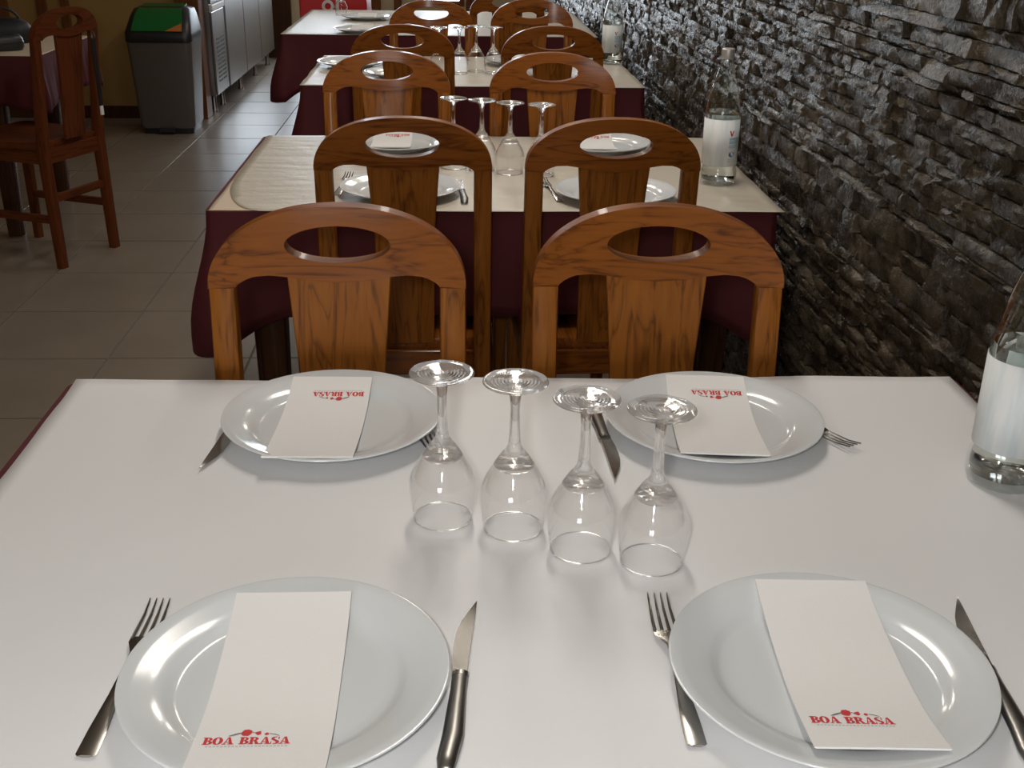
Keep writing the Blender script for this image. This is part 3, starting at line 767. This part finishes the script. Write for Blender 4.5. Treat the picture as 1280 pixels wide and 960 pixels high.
# black bag on that table: soft body, handle, clasp
bg = thing('handbag', 'black handbag lying on the table at the left edge', 'bag', (-1.98, 5.20, .7515), .3)
R_ = []
for z, s in ((0, .9), (.02, 1.0), (.06, .98), (.085, .86), (.10, .6), (.105, .3)): R_.append([(a*s, b*s, z) for a, b in rrect(.30, .16, .06, 5)])
MB().loft(R_).build('body', 'black', bg, smooth=60)
hd = []
for k in range(13):
    a = PI*k/12; c = Vector((.10*math.cos(a), 0, .09+.06*math.sin(a))); nr = Vector((math.cos(a), 0, math.sin(a)))
    hd.append([tuple(c+nr*.006*math.cos(q)+Vector((0, 1, 0))*.006*math.sin(q)) for q in [2*PI*j/8 for j in range(8)]])
MB().loft(hd).build('handle', 'black', bg, smooth=60)
MB().box(-.012, .012, -.086, -.078, .05, .065).build('clasp', 'steel', bg, bevel=.002)
cs = thing('glasses_case', 'small rounded black case beside the handbag on the left table', 'case', (-1.86, 4.93, .7515), .5)
R_ = []
for z, s in ((0, .9), (.015, 1.0), (.0295, 1.0)): R_.append([(a*s, b*s, z) for a, b in rrect(.17, .085, .04, 5)])
MB().loft(R_).build('lower_shell', 'rubber', cs, smooth=60)
R_ = []
for z, s in ((.0305, 1.0), (.048, .96), (.062, .82), (.068, .5)): R_.append([(a*s, b*s, z) for a, b in rrect(.17, .085, .04, 5)])
MB().loft(R_).build('lid', 'rubber', cs, smooth=60)
# strap hanging from the sideways chair's back
stp = thing('hanging_strap', 'black strap with pale tip hanging from the sideways chair', 'strap', (-1.36, 4.505, .60), math.atan2(-.383, .924)+PI/2)
MB().loft([[(a, b, z) for a, b in rrect(w, .006, .002, 2)] for z, w in ((0, .018), (.12, .022), (.25, .024))]).build('band', 'black', stp, smooth=40)
MB().loft([[(a, b, z) for a, b in rrect(w, .009, .003, 2)] for z, w in ((.25, .024), (.265, .024), (.278, .012))]).build('tip', 'steel', stp, smooth=40)
MB().loft([[(a, b, z) for a, b in rrect(w, .008, .003, 2)] for z, w in ((-.035, .016), (.0, .016))]).build('buckle', 'white', stp, smooth=40)

# pedal bin
bn = thing('waste_bin', 'grey plastic waste bin with dark rim and green lid by the ochre wall', 'bin', (-1.752, 7.225, 0))
bd = MB(); R_ = []
for z, w, d in ((.035, .315, .29), (.05, .33, .30), (.56, .385, .345)): R_.append([(a, b, z) for a, b in rrect(w, d, .035, 5)])
bd.loft(R_).build('body', 'grey_plastic', bn, smooth=40)
R_ = []
for z, w, d, oy in ((.545, .385, .36, 0), (.55, .395, .37, 0), (.600, .392, .366, 0), (.690, .355, .270, .045), (.722, .335, .205, .070), (.735, .27, .15, .075)): R_.append([(a, b+oy, z) for a, b in rrect(w, d, .05, 5)])
rimo = MB().loft(R_).build('hood', 'rubber', bn, smooth=50)
def hood_y(z): return -.183+(z-.600)*(.093/.09) if z < .69 else -.09+(z-.69)*(.0575/.032)
pts = [(-.150, .607), (.150, .607), (.138, .690), (.128, .720), (-.128, .720), (-.138, .690)]
lid = MB().add([(a, hood_y(z)-.006, z+.003) for a, z in pts]+[(a, .12 if z > .71 else hood_y(z)+.02, z-.01 if z < .71 else .742) for a, z in pts[3:5]], [(0, 1, 2, 5), (5, 2, 3, 4), (4, 3, 6, 7)]).build('lid', 'green', bn, solid=.006)
MB().add([(a, hood_y(z)-.0115, z+.003) for a, z in ((.05, .608), (.148, .608), (.142, .650))], [(0, 1, 2)]).build('sticker', 'orange', lid, solid=.002)
MB().box(-.05, .05, -.175, -.13, .012, .04).build('pedal', 'rubber', bn, bevel=.005)
R_ = [[(a, b, z) for a, b in rrect(w, d, .03, 4)] for z, w, d in ((0, .30, .275), (.036, .31, .285))]
MB().loft(R_).build('base', 'rubber', bn, smooth=40)

# stainless refrigerated counter
fr = thing('refrigerated_counter', 'long stainless steel refrigerated counter along the left passage', 'counter', (0, 0, 0))
FX = -1.57
MB().box(-2.28, FX-.012, 7.77, 10.35, .12, .84).build('body', 'brushed', fr, bevel=.004)
MB().box(-2.30, FX+.015, 7.76, 10.36, .84, .88).build('worktop', 'brushed', fr, bevel=.006)
vp = MB().box(FX-.012, FX, 7.78, 8.20, .125, .655).build('vent_panel', 'brushed', fr, bevel=.004)
MB().box(FX-.012, FX+.010, 7.78, 8.20, .66, .70).build('panel_lip', 'white', fr, bevel=.006)
vu = MB().box(FX-.012, FX, 7.78, 8.20, .705, .835).build('control_panel', 'brushed', fr, bevel=.004)
for c_ in range(2):
    for k in range(11):
        z = .20+.027*k; ya = 7.87+.145*c_
        MB().box(FX-.002, FX+.002, ya, ya+.115, z, z+.012).build('vent_slot', 'vent_dark', vp)
for k in range(3): MB().box(FX-.002, FX+.002, 7.87, 8.12, .735+.027*k, .747+.027*k).build('vent_slot', 'vent_dark', vu)
for k, ya in enumerate((8.215, 8.93, 9.645)):
    d = MB().box(FX-.012, FX+.008, ya, ya+.70, .125, .835).build('door', 'brushed', fr, bevel=.006)
    MB().box(FX+.008, FX+.022, ya+.06, ya+.64, .79, .815).build('handle', 'brushed', d, bevel=.004)
for y in (7.88, 8.17, 8.9, 9.6, 10.25):
    for x in (FX-.05, -2.2):
        MB().lathe([(.0, 0), (.022, 0), (.022, .012), (.016, .02), (.016, .12), (0, .12)], 16, (x, y, 0)).build('foot', 'brushed', fr, smooth=40, recalc=True)
# red cabinet with white lettering
rc = thing('ice_cream_cabinet', 'red cabinet with large white letters behind the far table', 'cabinet', (-.765, 7.62, 0))
MB().box(-.215, .215, 0, .45, .06, .96).build('body', 'red', rc, bevel=.012)
MB().box(-.222, .222, -.006, .456, .96, .99).build('top', 'white', rc, bevel=.006)
MB().box(-.20, .20, .02, .43, 0, .06).build('plinth', 'rubber', rc)
P2, F2 = poly_ring(-.032, .715, (.038, .038), (.020, .020), 0, 360, 32)
lt = MB().add([(a, -.002, c) for a, c in P2], F2); lt.build('letter', 'white', rc, solid=.003)
MB().box(.020, .038, -.0035, -.0005, .677, .775).build('letter', 'white', rc)

# fluorescent ceiling lamps over the tables (out of frame above)
def lamp(x, y, watts, label, color=(1.0, .945, .87)):
    t = thing('ceiling_lamp', label, 'lamp', (x, y, Z_C), 0, 'long ceiling lamps')
    MB().box(-.10, .10, -.62, .62, -.05, 0).build('housing', 'white', t, bevel=.008)
    for sx in (-1, 1):
        MB().loft([[(sx*.045+.013*math.cos(a), yy, -.066+.013*math.sin(a)) for a in [2*PI*k/12 for k in range(12)]] for yy in (-.59, .59)]).build('tube', 'diffuser', t, smooth=40)
    l = bpy.data.lights.new('lamp_light', 'AREA'); l.shape = 'RECTANGLE'; l.size = .18; l.size_y = 1.2; l.energy = watts; l.color = color
    lo = bpy.data.objects.new('lamp_light', l); C.objects.link(lo); lo.parent = t; lo.location = (0, 0, -.085)
lamp(.15, 2.30, CEIL_W, 'long ceiling lamp between the near and second tables')
lamp(.15, 4.60, CEIL_W*.8, 'long ceiling lamp above the third table')
lamp(.15, 6.90, CEIL_W*.7, 'long ceiling lamp above the far table')
